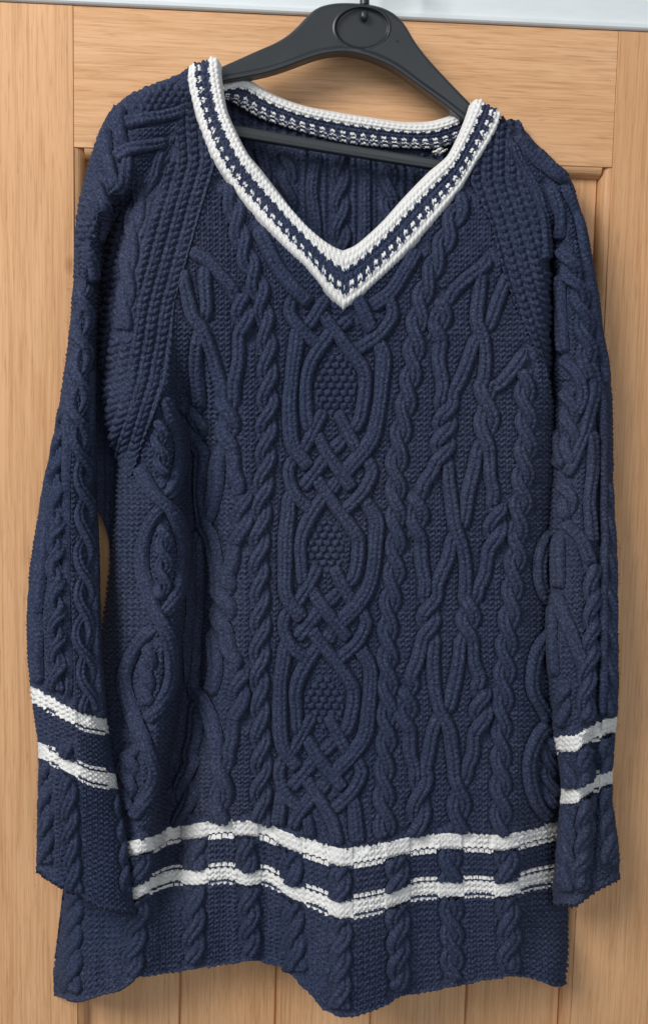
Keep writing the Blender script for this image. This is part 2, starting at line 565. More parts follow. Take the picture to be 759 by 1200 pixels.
def stripe_mask(x, v, rope, vcs, hw, cols=7.0, both=(False, True)):
    """stitch-wise white mask round stripe centres vcs"""
    k = np.zeros(x.shape, int)
    zz = 1.6 * tri(x / cols) * (1 - 0.8 * rope)
    for i, vc in enumerate(vcs):
        r = v - vc
        band = np.abs(r + zz * 0.9 - 1.2 * rope) < (hw + 1.8 * rope)
        lo = (r > hw + 1.8) & (r < hw + 5.6) & (np.abs(((x / cols) % 1) - 0.5) < 0.44) & (rope < 0.3)
        m = band & ~((r > hw - 0.0) & (r < hw + 1.8) & (rope < 0.3))
        m = m | lo
        if both[i]:
            hi = (r < -hw - 1.8) & (r > -hw - 5.6) & (np.abs(((x / cols) % 1) - 0.5) < 0.44) & (rope < 0.3)
            m = (m & ~((r < -hw) & (r > -hw - 1.8) & (rope < 0.3))) | hi
        k[m] = i + 1
    return k


def body_white(x, y):
    v = body_v(x, y)
    return stripe_mask(x, v, near_rope(x, v), (V1, V2), 7.4)


def none_white(x, y):
    return np.zeros(np.shape(x), int)


# sleeves: how the rows sag round the cuff
def cuff_shift(u, v, table, v0, v1):
    t = np.interp(u, [-1.2, -1, -0.33, 0.33, 1, 1.2], [table[0], table[0], table[1], table[2], table[3], table[3]])
    return t * (sm(v0, v1, v) + 0.35 * sm(930, 1050, v))


CUFF_L = (-24, -7, 8, 13)
CUFF_R = (9, 9, -5, -15)
CL = dict(a=slL_l, b=slL_r, tab=CUFF_L, vcs=(836, 901), hw=7.4, cols=6.5)
CR = dict(a=slR_l, b=slR_r, tab=CUFF_R, vcs=(862, 922), hw=7.4, cols=6.5)


def sl_v(S, x, y):
    c, h = (S['a'](y) + S['b'](y)) / 2, np.maximum((S['b'](y) - S['a'](y)) / 2, 1)
    u = np.clip((x - c) / h, -1, 1)
    v = y - cuff_shift(u, y, S['tab'], 600, 820)
    return y - cuff_shift(u, v, S['tab'], 600, 820)


CUFF_ROPES_L = [((42, 870), (50, 960), (50, 1018)), ((76, 870), (82, 960), (87, 1052)), ((136, 890), (147, 960), (153, 1050))]
CUFF_ROPES_R = [((664, 860), (664, 960), (660, 1050)), ((684, 870), (685, 960), (678, 1046)), ((712, 850), (713, 960), (716, 1018))]


def cuff_rope_near(lst, x, y):
    o = np.zeros_like(x)
    for pts in lst:
        p = np.array(pts)
        o = np.maximum(o, sm(13, 10, np.abs(x - np.interp(y, p[:, 1], p[:, 0]))))
    return o


def slL_white(x, y):
    return stripe_mask(x, sl_v(CL, x, y), cuff_rope_near(CUFF_ROPES_L, x, y), CL['vcs'], CL['hw'], CL['cols'])


def slR_white(x, y):
    return stripe_mask(x, sl_v(CR, x, y), cuff_rope_near(CUFF_ROPES_R, x, y), CR['vcs'], CR['hw'], CR['cols'])


# ------------------------------------------------------------------ strands of the cables
class Piece:
    def __init__(self, depth, white, lim=None):
        self.depth, self.white, self.lim = depth, white, lim
        self.strands = []           # (path, w, H, cols)
        self.whiteV, self.whiteF = {}, {}

    def add_white(self, k, V, Fq):
        L = self.whiteV.setdefault(k, []); M = self.whiteF.setdefault(k, [])
        off = sum(len(a) for a in L)
        L.append(V.reshape(-1, 3)); M.append(Fq + off)

    def s(self, path, w=8.3, H=6.5, cols=2):
        self.strands.append((path, w, H, cols))

    def rope(self, centre, direction=1, pitch=33.0, a=6.2, w=7.3, H=6.0, lift=4.2, cols=2, phase=0.0, upto=None):
        c = catmull(centre, 1.5)[:, :2]
        seg = np.r_[0, np.cumsum(np.hypot(*np.diff(c, axis=0).T))]
        t = np.gradient(c, axis=0); t /= np.linalg.norm(t, axis=1, keepdims=True) + 1e-9
        nrm = np.stack([-t[:, 1], t[:, 0]], 1)          # path runs down the picture: normal points to -x
        for k in (0, 1):
            ph = seg / pitch * math.pi + k * math.pi + phase
            offx = np.cos(ph) * a * direction
            h = np.sin(ph) * lift - 0.6
            p = c + nrm * offx[:, None]
            self.strands.append((np.c_[p, h], w, H, cols))


body = Piece(d_body, body_white, (lambda y: bodyL(y) + 2, lambda y: bodyR(y) - 2))
slL = Piece(d_slL, slL_white, (slL_l, slL_r))
slR = Piece(d_slR, slR_white, (slR_l, slR_r))
ragL = Piece(d_ragL, none_white)
ragR = Piece(d_ragR, none_white)
O, N, Un = 3.6, 0.6, -8.0          # over, level, under

# ---- centre knot
CK = [(396, 347), (388, 540), (382, 718), (376, 893)]
SC = [1.0, 1.0, 0.94, 0.95]


def kp(k, dx, dy, h):
    return (CK[k][0] + dx, CK[k][1] + dy * SC[k], h)


def mid(k, dx, f, h):
    a, b = CK[k], CK[k + 1]
    return (a[0] * (1 - f) + b[0] * f + dx, a[1] * (1 - f) + b[1] * f, h)


for k in range(3):
    n = k + 1
    # outer left, then over into the inner right of the next eye
    body.s([kp(k, -40, 33, Un), kp(k, -48, 45, N), kp(k, -50, 62, N), mid(k, -50, .5, N), kp(n, -48, -60, N), kp(n, -46, -22, O), kp(n, -31, 2, O), kp(n, -22, 14, Un)], 9.2, 6.5, 3)
    # inner left, crossing to the right
    body.s([kp(k, -2, 34, Un), kp(k, -11, 46, N), kp(k, -29, 73, O), mid(k, -33, .53, N), kp(n, -29, -62, N), kp(n, -27, -42, N), kp(n, -21, -33, Un), kp(n, -15, -26, N), kp(n, -1, -3, O), kp(n, 22, 28, N), kp(n, 30, 38, Un)], 8.2)
    # outer right, crossing to the left
    body.s([kp(k, 33, 38, Un), kp(k, 42, 50, N), kp(k, 52, 68, N), mid(k, 55, .52, N), kp(n, 52, -38, N), kp(n, 38, -12, O), kp(n, 19, 10, N), kp(n, 10, 20, Un), kp(n, 2, 31, N), kp(n, -6, 39, Un)], 9.2, 6.5, 3)
    # inner right, crossing to the left
    body.s([kp(k, -22, 14, Un), kp(k, -16, 24, N), kp(k, 7, 55, O), kp(k, 28, 84, O), mid(k, 36, .55, N), kp(n, 34, -52, N), kp(n, 29, -40, N), kp(n, 21, -31, Un), kp(n, 7, -17, N), kp(n, -3, -6, Un), kp(n, -11, 3, N), kp(n, -31, 28, N), kp(n, -40, 37, Un)], 8.2)
    # short turning strands
    body.s([kp(n, -6, -62, Un), kp(n, -11, -54, N), kp(n, -31, -17, N), kp(n, -40, -6, Un), kp(n, -48, 6, N), kp(n, -49, 20, N), kp(n, -41, 40, O), kp(n, -27, 55, N), kp(n, -19, 62, Un)], 7.8)
    body.s([kp(n, 6, -62, Un), kp(n, 11, -52, N), kp(n, 28, -18, N), kp(n, 36, -7, Un), kp(n, 43, 2, N), kp(n, 47, 15, N), kp(n, 37, 36, O), kp(n, 18, 56, N), kp(n, 10, 63, Un)], 7.8)
# first crossing under the V
body.s([(299, 262, -2), (308, 281, N), (325, 312, N), (344, 337, O), (358, 351, N), (369, 361, Un)], 8.6)
body.s([kp(0, -48, 0, Un), kp(0, -55, 8, N), kp(0, -56, 20, N), kp(0, -45, 36, O), kp(0, -28, 54, N), kp(0, -20, 61, Un)], 8)
body.s([(384, 346, N), (376, 360, O), (363, 380, N), (356, 388, Un)], 8)
body.s([(489, 288, -2), (485, 298, N), (478, 312, N), (460, 340, N), (440, 356, N), (430, 362, Un)], 9, 6.5, 3)
body.s([(416, 342, N), (423, 360, O), (434, 384, N), (440, 394, Un)], 8)
body.s([(450, 345, Un), (457, 355, N), (460, 371, N), (446, 391, O), (421, 408, N), (412, 413, Un)], 8)
body.s([(414, 370, N), (402, 381, N), (394, 388, Un)], 8)
# tails below the last crossing
k = 3
body.s([kp(k, -40, 33, Un), kp(k, -46, 45, N), (328, 948, N), (325, 972, N)], 9, 6.5, 3)
body.s([kp(k, -2, 34, Un), kp(k, -13, 46, N), kp(k, -28, 66, N), (342, 975, N)], 8.2)
body.s([kp(k, 33, 38, Un), kp(k, 38, 50, N), (417, 962, N), (419, 992, N)], 9, 6.5, 3)
body.s([kp(k, -22, 14, Un), kp(k, -16, 24, N), kp(k, 4, 55, O), (391, 965, N), (396, 995, N)], 8.2)
body.s([kp(k, -20, 62, Un), (360, 962, N), (364, 985, N)], 7)

# ---- right half: ropes
R1 = [(545, 222), (539, 240), (527, 265), (515, 295), (503, 325), (493, 355), (487, 390), (483, 430), (477, 462), (472, 492), (467, 522), (464, 550), (464, 580), (464, 615), (462, 655), (460, 685), (456, 715), (454, 757), (454, 787), (454, 820), (452, 870), (450, 915), (451, 985)]
body.rope(R1, 1)
R4 = [(614, 428), (615, 465), (617, 500), (615, 532), (612, 555), (610, 590), (606, 620), (604, 650), (600, 675), (600, 700), (596, 730), (592, 770), (590, 795), (588, 830), (587, 880), (586, 915), (587, 985)]
body.rope(R4, 1)
class Twist:
    """two strands wound round each other n half turns; strand('L'|'R') gives the points from that side"""
    def __init__(self, centre, direction, n, a=7.2, lift=4.6):
        c = catmull(centre, 1.0)[:, :2]
        seg = np.r_[0, np.cumsum(np.hypot(*np.diff(c, axis=0).T))]
        self.n, self.dir = n, direction
        k = np.linspace(0, 1, n * 5 + 1)
        self.c = np.stack([np.interp(k * seg[-1], seg, c[:, i]) for i in (0, 1)], 1)
        self.ph = k * n * math.pi
        self.a, self.lift = a, lift

    def strand(self, side):
        over_first = (side == 'L') == (self.dir == 1)
        sg = -1 if side == 'L' else 1
        x = self.c[:, 0] + sg * self.a * np.cos(self.ph)
        h = np.sin(self.ph) * self.lift * (1 if over_first else -1) - 0.4
        return [(p, q, r) for p, q, r in zip(x, self.c[:, 1], h)]


def chain(pc, *items, w=7.4):
    pts = []
    for it in items:
        pts += it
    out = [pts[0]]
    for p in pts[1:]:
        if math.hypot(p[0] - out[-1][0], p[1] - out[-1][1]) > 2.5:
            out.append(p)
    pc.s(out, w)


A1 = Twist([(521, 346), (516, 372), (509, 404)], 1, 2)
A2 = Twist([(488, 574), (488, 604), (486, 638)], 1, 2)
A3 = Twist([(478, 802), (476, 828), (472, 860)], 1, 2)
B1 = Twist([(523, 470), (521, 500), (517, 546)], -1, 3)
B2 = Twist([(505, 696), (502, 725), (501, 753)], -1, 2)
B3 = Twist([(493, 910), (491, 940), (490, 986)], -1, 2)
C1 = Twist([(570, 452), (570, 492), (565, 534)], 1, 2)
D1 = Twist([(551, 697), (549, 727), (547, 755)], 1, 2)
D2 = Twist([(539, 906), (538, 938), (537, 982)], 1, 2)
E1 = Twist([(584, 588), (581, 615), (578, 648)], -1, 2)
E2 = Twist([(566, 804), (564, 832), (563, 862)], -1, 2)
# from the raglan seam, along the first rope and on down
chain(body, [(574, 298, N), (565, 312, N), (547, 326, N), (534, 338, N)], A1.strand('R'), [(514, 424, N), (518, 452, N)], B1.strand('L'),
      [(526, 566, N), (529, 590, N), (533, 614, O), (540, 637, O), (545, 662, N), (545, 684, N)], D1.strand('L'),
      [(538, 772, N), (532, 800, N), (526, 826, N), (519, 837, Un), (510, 848, N), (503, 880, N), (498, 900, N)], B3.strand('R'), w=8.2)
chain(body, [(598, 316, N), (588, 340, N), (574, 376, N), (565, 391, Un), (554, 405, N), (540, 444, N), (531, 460, N)], B1.strand('R'),
      [(506, 554, N), (497, 566, N)], A2.strand('R'), [(494, 660, N), (499, 684, N)], B2.strand('L'), [(488, 776, N), (482, 793, N)], A3.strand('R'),
      [(480, 880, N), (486, 900, N)], B3.strand('L'), w=8.2)
chain(body, [(566, 316, N), (561, 345, N), (558, 376, O), (565, 397, O), (569, 422, N), (566, 446, N)], C1.strand('L'),
      [(555, 552, N), (548, 582, N), (543, 610, N), (537, 624, Un), (529, 634, N), (524, 656, N), (513, 684, N)], B2.strand('R'),
      [(507, 772, N), (509, 802, N), (515, 830, O), (526, 857, O), (530, 884, N)], D2.strand('L'), w=8.2)
chain(body, [(616, 410, N), (600, 434, N), (583, 452, N)], C1.strand('R'), [(573, 556, N), (578, 574, N)], E1.strand('L'), [(568, 672, N), (561, 686, N)], D1.strand('R'),
      [(555, 776, N), (561, 794, N)], E2.strand('L'), [(554, 882, N), (547, 898, N)], D2.strand('R'), w=8.2)
for T_, side in ((A1, 'L'), (A2, 'L'), (A3, 'L'), (E1, 'R'), (E2, 'R')):
    chain(body, T_.strand(side), w=7.8)
# sliver of the right-hand oval beside the sleeve
body.s([(650, 620, N), (637, 640, N), (632, 662, N), (636, 690, N), (650, 712, N)], 7.5)
body.s([(650, 735, N), (632, 758, N), (624, 785, N), (625, 810, N), (637, 832, N), (646, 850, N)], 7.5)
body.s([(645, 845, N), (630, 862, N), (621, 890, N), (621, 915, N), (630, 944, N), (646, 963, N)], 7.5)
body.rope([(648, 860), (644, 900), (648, 950)], 1, pitch=24, a=5, w=6)
body.s([(647, 655, N), (644, 690, N), (650, 720, N)], 6)

# ---- left half: ropes
L1 = [(262, 212), (272, 236), (280, 270), (290, 302), (299, 325), (305, 350), (310, 380), (313, 405), (314, 440), (314, 482), (312, 505), (311, 545), (307, 585), (305, 620), (303, 650), (304, 675), (305, 710), (305, 745), (304, 770), (304, 802), (305, 840), (306, 870), (307, 900), (306, 930), (306, 975)]
body.rope(L1, -1)
a1 = Twist([(280, 340), (284, 366), (287, 396)], -1, 2)
a2 = Twist([(286, 576), (284, 606), (281, 640)], -1, 2)
a3 = Twist([(282, 782), (280, 812), (280, 846)], -1, 2)
b1 = Twist([(267, 466), (267, 494), (265, 530)], 1, 2)
b2 = Twist([(261, 686), (260, 714), (257, 745)], 1, 2)
b3 = Twist([(261, 888), (260, 925), (256, 974)], 1, 2)
c1 = Twist([(225, 472), (227, 500), (228, 532)], 1, 2)
c3 = Twist([(216, 892), (214, 925), (212, 974)], -1, 2)
chain(body, [(220, 290, N), (232, 299, N), (247, 309, N), (267, 332, N)], a1.strand('L'), [(280, 420, N), (275, 446, N)], b1.strand('R'),
      [(275, 552, N), (280, 566, N)], a2.strand('L'), [(272, 660, N), (267, 674, N)], b2.strand('R'), [(268, 762, N), (276, 774, N)], a3.strand('L'),
      [(271, 868, N), (267, 880, N)], b3.strand('R'), w=8.2)
chain(body, [(213, 312, N), (219, 342, N), (225, 370, O), (238, 388, O), (250, 420, N), (259, 450, N)], b1.strand('L'),
      [(254, 550, N), (250, 580, N), (243, 604, N), (236, 618, Un), (231, 634, N), (229, 668, N), (228, 715, N), (225, 760, N), (226, 802, O), (236, 818, O), (247, 845, N), (253, 872, N)], b3.strand('L'), w=8.2)
chain(body, [(240, 308, N), (240, 330, N), (242, 364, N), (238, 380, Un), (231, 402, N), (229, 432, N), (231, 458, N)], c1.strand('R'),
      [(232, 560, N), (233, 582, O), (239, 612, O), (247, 632, N), (251, 656, N), (254, 674, N)], b2.strand('L'),
      [(251, 762, N), (252, 785, N), (246, 806, N), (239, 816, Un), (230, 828, N), (227, 862, N), (222, 882, N)], c3.strand('R'), w=8.2)
for T_, side in ((a1, 'R'), (a2, 'R'), (a3, 'R'), (c1, 'L'), (c3, 'L')):
    chain(body, T_.strand(side), w=7.8)
# ---- ovals with a small rope inside, at the left side
body.s([(190, 462, N), (201, 486, N), (211, 507, N), (214, 532, N), (208, 560, N), (200, 578, N), (193, 588, Un)], 7.4)
body.rope([(187, 488), (187, 520), (192, 562)], 1, pitch=25, a=5.2, w=5.2)
body.s([(160, 543, N), (166, 556, N), (181, 577, O), (202, 601, O), (215, 630, N), (217, 660, N), (210, 690, N), (197, 714, N), (189, 724, Un)], 7.6, 6.5, 3)
body.s([(194, 590, Un), (186, 599, N), (171, 622, N), (165, 648, N), (168, 678, N), (181, 708, O), (193, 736, O), (200, 762, N), (199, 800, N), (188, 825, N), (175, 841, N), (168, 850, Un)], 7.6, 6.5, 3)
body.rope([(191, 612), (192, 645), (191, 705)], 1, pitch=25, a=5.4, w=5.4)
body.s([(181, 730, Un), (168, 746, N), (153, 768, N), (146, 798, N), (151, 826, N), (163, 853, O), (177, 889, N), (180, 912, N), (168, 940, N), (152, 962, N)], 7.6, 6.5, 3)
body.rope([(178, 752), (172, 790), (170, 832)], 1, pitch=25, a=5.4, w=5.4)
body.rope([(150, 875), (150, 910), (146, 955)], 1, pitch=25, a=5.2, w=5.2)
body.s([(164, 868, Un), (150, 888, N), (140, 915, N)], 7)
# ---- hem ropes
for i, (a, b, c) in enumerate(HEM_ROPES):
    pts = [(np.interp(v, [V1, V2, V3], [a, b, c]), float(body_y(np.array(np.interp(v, [V1, V2, V3], [a, b, c])), np.array(float(v))))) for v in (974, 985, 1000, 1020, 1038, 1060, 1090, 1120, 1149)]
    body.rope(pts, -1 if a < 420 else (1 if i % 2 else -1), pitch=30, a=6.8, w=8.0, H=4.6, lift=3.0, phase=0.4 * i)

# ---- left sleeve
slL.s([(225, 124, N), (209, 131, N), (190, 136, N), (150, 143, N), (141, 147, Un)], 7.5, 5)
slL.s([(200, 164, N), (188, 168, N), (157, 174, O), (138, 182, N), (130, 190, Un)], 7.5, 5)
slL.s([(141, 120, N), (141, 140, O), (142, 160, N), (146, 175, Un), (148, 192, N), (142, 216, N), (130, 229, N)], 7)
slL.s([(120, 145, N), (126, 180, N), (134, 214, N), (138, 226, Un)], 7)
slL.s([(112, 208, N), (120, 230, N), (126, 255, N), (124, 290, N)], 6.5)
slL.s([(101, 285, N), (107, 305, N), (112, 335, N)], 6)
knot = [(100, 330), (97, 380), (95, 430), (92, 480), (95, 520), (99, 560), (102, 610), (99, 660), (101, 710), (98, 750), (103, 790), (106, 840)]
slL.rope(knot, 1, pitch=46, a=8.5, w=5.6, H=5.5, lift=3.0)
slL.s([(x_ + 16, y_, N) for x_, y_ in knot[2:]], 4.2, 4.5, 1)
slL.s([(84, 420, N), (79, 480, N), (77, 577, N), (77, 700, N), (80, 820, N)], 4.2, 5.5, 1)
slL.rope([(76, 470), (66, 520), (62, 570), (66, 610), (65, 657), (67, 700), (66, 745), (66, 815)], -1, pitch=34, a=5.6, w=5.6)
slL.s([(60, 540, N), (52, 590, N), (50, 640, N), (45, 690, N), (40, 725, N)], 6.5)
slL.s([(36, 690, N), (40, 722, N), (43, 758, N), (44, 805, N)], 6.5)
slL.s([(116, 600, N), (114, 680, N), (112, 730, N), (116, 800, N), (120, 845, N)], 5.5)
for pts in CUFF_ROPES_L:
    slL.rope(pts, -1, pitch=29, a=5.0, w=6.4, H=5, lift=3.4)
# ---- right sleeve
slR.s([(600, 158, N), (622, 180, N), (648, 203, O), (668, 214, N)], 6.5)
slR.s([(628, 172, N), (645, 190, N), (660, 206, Un), (666, 225, N), (676, 245, N), (684, 262, N)], 6.2)
slR.s([(640, 215, N), (652, 240, N), (656, 262, N), (650, 285, N)], 6.8)
slR.rope([(660, 285), (666, 312), (678, 345), (684, 380), (686, 415), (682, 450)], 1, pitch=34, a=6, w=7)
slR.s([(676, 240, N), (688, 300, N), (700, 380, N), (710, 422, N), (712, 455, N)], 6, 6, 2)
slR.s([(655, 415, N), (664, 425, N), (676, 440, O), (682, 465, N), (674, 490, N)], 7)
slR.s([(690, 420, N), (695, 450, N), (690, 480, N), (682, 515, N), (670, 545, N), (660, 560, N)], 7)
slR.s([(701, 440, N), (704, 480, N), (705, 540, N), (706, 640, N), (706, 735, N), (705, 842, N)], 4.4, 5.5, 1)
slR.rope([(716, 560), (716, 650), (717, 750), (716, 845)], 1, pitch=42, a=4, w=6)
slR.s([(645, 500, N), (649, 530, N), (655, 552, N)], 6.5)
slR.s([(657, 318, N), (654, 350, N), (656, 390, N), (661, 418, N)], 7)
slR.rope([(664, 452), (668, 500), (664, 548)], 1, pitch=32, a=5.8, w=6.4)
slR.s([(690, 500, N), (694, 540, N), (690, 590, N), (694, 640, N)], 6.2)
slR.rope([(659, 560), (664, 585), (662, 612)], 1, pitch=30, a=6, w=6.8)
slR.s([(657, 605, Un), (664, 616, N), (680, 633, N), (690, 656, N), (694, 668, Un)], 7.4)
slR.s([(653, 618, Un), (653, 640, N), (652, 680, N), (650, 696, Un)], 8)
slR.s([(648, 690, N), (656, 712, N), (668, 742, N), (680, 772, N), (684, 790, N)], 8.4, 6.5, 3)
slR.s([(644, 705, N), (644, 740, N), (646, 780, N), (650, 800, Un)], 7)
slR.rope([(693, 655), (694, 705), (692, 755), (686, 800), (684, 848)], -1, pitch=34, a=5, w=6.4)
slR.rope([(659, 800), (658, 830), (661, 856)], -1, pitch=28, a=5, w=6)
for i, pts in enumerate(CUFF_ROPES_R):
    slR.rope(pts, -1 if i != 0 else 1, pitch=31, a=5.2, w=7.2, H=5.4, lift=3.6)
# raglan edge band on the left
ragL.rope([(196, 175), (178, 205), (166, 225), (156, 262), (151, 310), (148, 350), (143, 392)], 1, pitch=44, a=4.6, w=6.6, H=6, lift=2.6, cols=2)
ragR.s([(598, 163, N), (618, 205, N), (632, 235, N), (640, 275, N), (641, 310, N)], 5.5, 4.5, 2)


def build_strand(pc, spec, parent):
    path, w, H, cols = spec
    p = catmull(path, 1.3) if not isinstance(path, np.ndarray) else path.copy()
    if len(p) < 3:
        return
    c, h = p[:, :2].copy(), p[:, 2].copy()
    seg = np.r_[0, np.cumsum(np.hypot(*np.diff(c, axis=0).T))]
    k1, k2 = rng.uniform(0, 6.28, 2)
    c[:, 0] += 0.55 * np.sin(seg / 21 + k1) + 0.35 * np.sin(seg / 8.5 + k2)
    h = np.where(h > 0, h * 0.7, h) + 0.45 * np.sin(seg / 13 + k2)
    ends = np.minimum(seg, seg[-1] - seg)
    h = h - 8.5 * (1 - sm(0, 9, ends))                      # every strand sinks into the knit at its ends
    t = np.gradient(c, axis=0); t /= np.linalg.norm(t, axis=1, keepdims=True) + 1e-9
    nr = np.stack([-t[:, 1], t[:, 0]], 1)
    nt_ = max(13, int(round(2 * w / 1.1)) | 1)
    tt = np.sin(np.linspace(-1, 1, nt_) * math.pi / 2 * 0.98)
    tt = 0.5 * tt + 0.5 * np.linspace(-1, 1, nt_)
    wv = w * (1 + 0.05 * np.sin(seg / 17 + k1)) * (0.6 + 0.4 * sm(0, 10, ends))
    X = c[:, None, 0] + nr[:, None, 0] * tt[None] * wv[:, None]
    Y = c[:, None, 1] + nr[:, None, 1] * tt[None] * wv[:, None]
    fade = 1.0
    inside = np.ones(X.shape, bool)
    if pc.lim is not None:
        lo, hi = pc.lim[0](Y), pc.lim[1](Y)
        inside = (X > lo + 0.6) & (X < hi - 0.6)
        X = np.clip(X, lo + 0.6, hi - 0.6)
        fade = sm(0, 9, np.minimum(X - lo, hi - X)) * 0.85 + 0.15
    B = P(X, Y, pc.depth(X, Y))
    nm = normals(B)
    prof = 0.54 * H * (np.clip(1 - np.abs(tt) ** 2.2, 0, 1) ** 0.7) - 2.6 * np.abs(tt) ** 6
    cc = (tt * 0.5 + 0.5) * cols
    fr = (cc % 1) * 2 - 1
    s = seg[:, None] + k1
    st = 6.0
    ridge = 2.8 * np.sqrt(np.clip(1 - fr ** 2, 0, 1)) - 1.1
    leg = np.abs(np.cos(math.pi * (s / st - 0.45 * np.abs(fr)[None]))) ** 0.8
    vst = 1.8 * (leg - 0.6) * (0.55 + 0.45 * np.abs(fr)[None])
    hh = h[:, None] + prof[None] + (ridge[None] + vst) * (np.abs(tt) < 0.96)
    hh = hh + rng.normal(0, 0.36, hh.shape)
    hh = np.where(hh > 0, hh * fade, hh)
    wm = pc.white(X, Y)
    V = B + nm * (hh * PX)[..., None]
    n, m = X.shape
    q = quads(n, m)
    q_ok = (inside[:-1, :-1] & inside[1:, 1:] & inside[:-1, 1:] & inside[1:, :-1]).ravel()
    kf = wm[:-1, :-1].ravel()
    q, kf = q[q_ok], kf[q_ok]
    row = np.repeat(np.arange(n - 1), m - 1)[q_ok][kf == 0]
    q0 = q[kf == 0]
    have = np.zeros(n + 1, int)
    cnt = np.bincount(row, minlength=n - 1)
    have[1:n] = cnt >= 3
    d_ = np.diff(have)
    for a_, b_ in zip(np.where(d_ == 1)[0], np.where(d_ == -1)[0]):
        sel = (row >= a_) & (row < b_)
        if b_ - a_ >= 4:
            put('cable_strand', mesh_from('cable_strand', V, q0[sel]), NAVY, parent)


def footprint(pc, x0, y0, x1, y1):
    """how close each photograph pixel lies to a cable (1 under it, 0 away from it)"""
    w_, h_ = int(x1 - x0), int(y1 - y0)
    g_ = np.zeros((h_, w_))
    for path, w, H, cols in pc.strands:
        p = catmull(path, 3.0) if not isinstance(path, np.ndarray) else path[::2]
        R = int(w + 6)
        for px, py, ph in p:
            if ph < -3: continue
            ix, iy = int(px - x0), int(py - y0)
            xa, xb, ya, yb = max(ix - R, 0), min(ix + R + 1, w_), max(iy - R, 0), min(iy + R + 1, h_)
            if xa >= xb or ya >= yb: continue
            yy, xx = np.mgrid[ya:yb, xa:xb]
            dd = np.hypot(xx + x0 - px, yy + y0 - py)
            g_[ya:yb, xa:xb] = np.maximum(g_[ya:yb, xa:xb], 1 - sm(w - 1, w + 4.5, dd))
    def look(x, y):
        ix = np.clip((x - x0).astype(int), 0, w_ - 1); iy = np.clip((y - y0).astype(int), 0, h_ - 1)
        return g_[iy, ix]
    return look


# ------------------------------------------------------------------ knitted relief (heights in photograph pixels)
def purl(x, v, cx=7.0, cy=6.2):
    ph = v / cy + 0.27 * tri(x / cx)
    return 4.6 * np.abs(np.cos(math.pi * ph)) ** 0.8 * (0.84 + 0.16 * np.cos(4 * math.pi * x / cx)) - 3.6


def moss(x, y, cx=9.6, cy=8.0):
    r = np.floor(y / cy)
    xx = (x / cx + 0.5 * (r % 2)) % 1 - 0.5
    yy = (y / cy) % 1 - 0.5
    return 5.0 * np.sqrt(np.clip(1 - (xx / 0.44) ** 2 - (yy / 0.55) ** 2, 0, 1)) - 2.2


def fisherman(a, b, pitch=14.0, st=9.0):
    col = np.floor(a / pitch); f = (a / pitch) % 1 * 2 - 1
    ph = b / st + 0.37 * col + 0.42 * np.abs(f)
    leg = np.abs(np.cos(math.pi * ph)) ** 0.7
    return 4.2 * np.sqrt(np.clip(1 - f * f, 0, 1)) + 4.2 * leg * (1 - 0.35 * f * f) - 1.4 * np.exp(-(f / 0.16) ** 2) - 6.0


MOSS = [(393, 451, 24, 36), (380, 643, 22, 31), (379, 825, 22, 30)]


def build_piece(pc, name, X, Y, hfun, parent=None, whole=None, mask=None, stripe_name=None):
    B = P(X, Y, pc.depth(X, Y))
    nm = normals(B)
    H = hfun(X, Y)
    H = H + rng.normal(0, 0.34, H.shape)
    V = B + nm * (H * PX)[..., None]
    n, m = X.shape
    q = quads(n, m)
    keep = np.ones(len(q), bool) if mask is None else mask
    k = pc.white(X, Y)
    kf = k[:-1, :-1].ravel()
    q0 = q[(kf == 0) & keep]
    ob = put(name, mesh_from(name, V, q0), NAVY, parent)
    for i in np.unique(kf):
        if i > 0:
            pc.add_white(int(i), V, q[(kf == i) & keep])
    for sp in pc.strands:
        build_strand(pc, sp, ob)
    for i in sorted(pc.whiteV):
        put(stripe_name, mesh_from(stripe_name, np.vstack(pc.whiteV[i]), np.vstack(pc.whiteF[i])), WHITE, ob)
    return ob


# ---- front of the body
foot = footprint(body, 40, 180, 700, 1210)
nv, nu = int((V3 + 2 - 190) / 1.12), int(600 / 1.12)
vv = np.linspace(190, V3 + 2, nv)[:, None]; uu = np.linspace(0, 1, nu)[None]
Xb = bodyL(vv) + (bodyR(vv) - bodyL(vv)) * uu
Yb = body_y(Xb, np.broadcast_to(vv, Xb.shape))
Vb = np.broadcast_to(vv, Xb.shape)
neck_out = tab((221, 79), (224, 113), (237, 153), (253, 190), (274, 221), (316, 269), (358, 311), (392, 352), (401, 361), (411, 357), (442, 327), (485, 285), (531, 232), (559, 188), (578, 157), (587, 135))


def body_relief(X, Y):
    f = foot(X, Y)
    v = body_v(X, Y)
    ms = np.zeros_like(X)
    for cx, cy, a, b in MOSS:
        ms = np.maximum(ms, sm(1.15, 0.95, np.hypot((X - cx) / a, (Y - cy) / b)))
    h = purl(X + 1.4 * smooth_noise(X, Y, 60, 2), v + 0.9 * smooth_noise(X, Y, 34, 6)) * (1 + 0.22 * smooth_noise(X, Y, 23, 9)) * (1 - 0.6 * f)
    h = h * (1 - ms) + moss(X, Y) * ms
    h = h - 3.6 * f * (1 - 0.5 * ms)
    rp = near_rope(X, v)
    for vc in (V1, V2):
        h = h + 3.4 * rp * np.exp(-((v - vc) / 11.0) ** 6)
    h = h + 1.6 * np.exp(-0.5 * ((v - (V3 - 2)) / 2.2) ** 2)                # cast-on edge
    h = h - 6 * sm(V3 - 1.0, V3 + 2, v)
    h = h + 1.4 * np.exp(-0.5 * ((X - seamL(Y) - 4) / 2.0) ** 2) * sm(560, 540, Y) + 1.4 * np.exp(-0.5 * ((X - seamR(Y) + 4) / 2.0) ** 2) * sm(475, 455, Y)
    return h


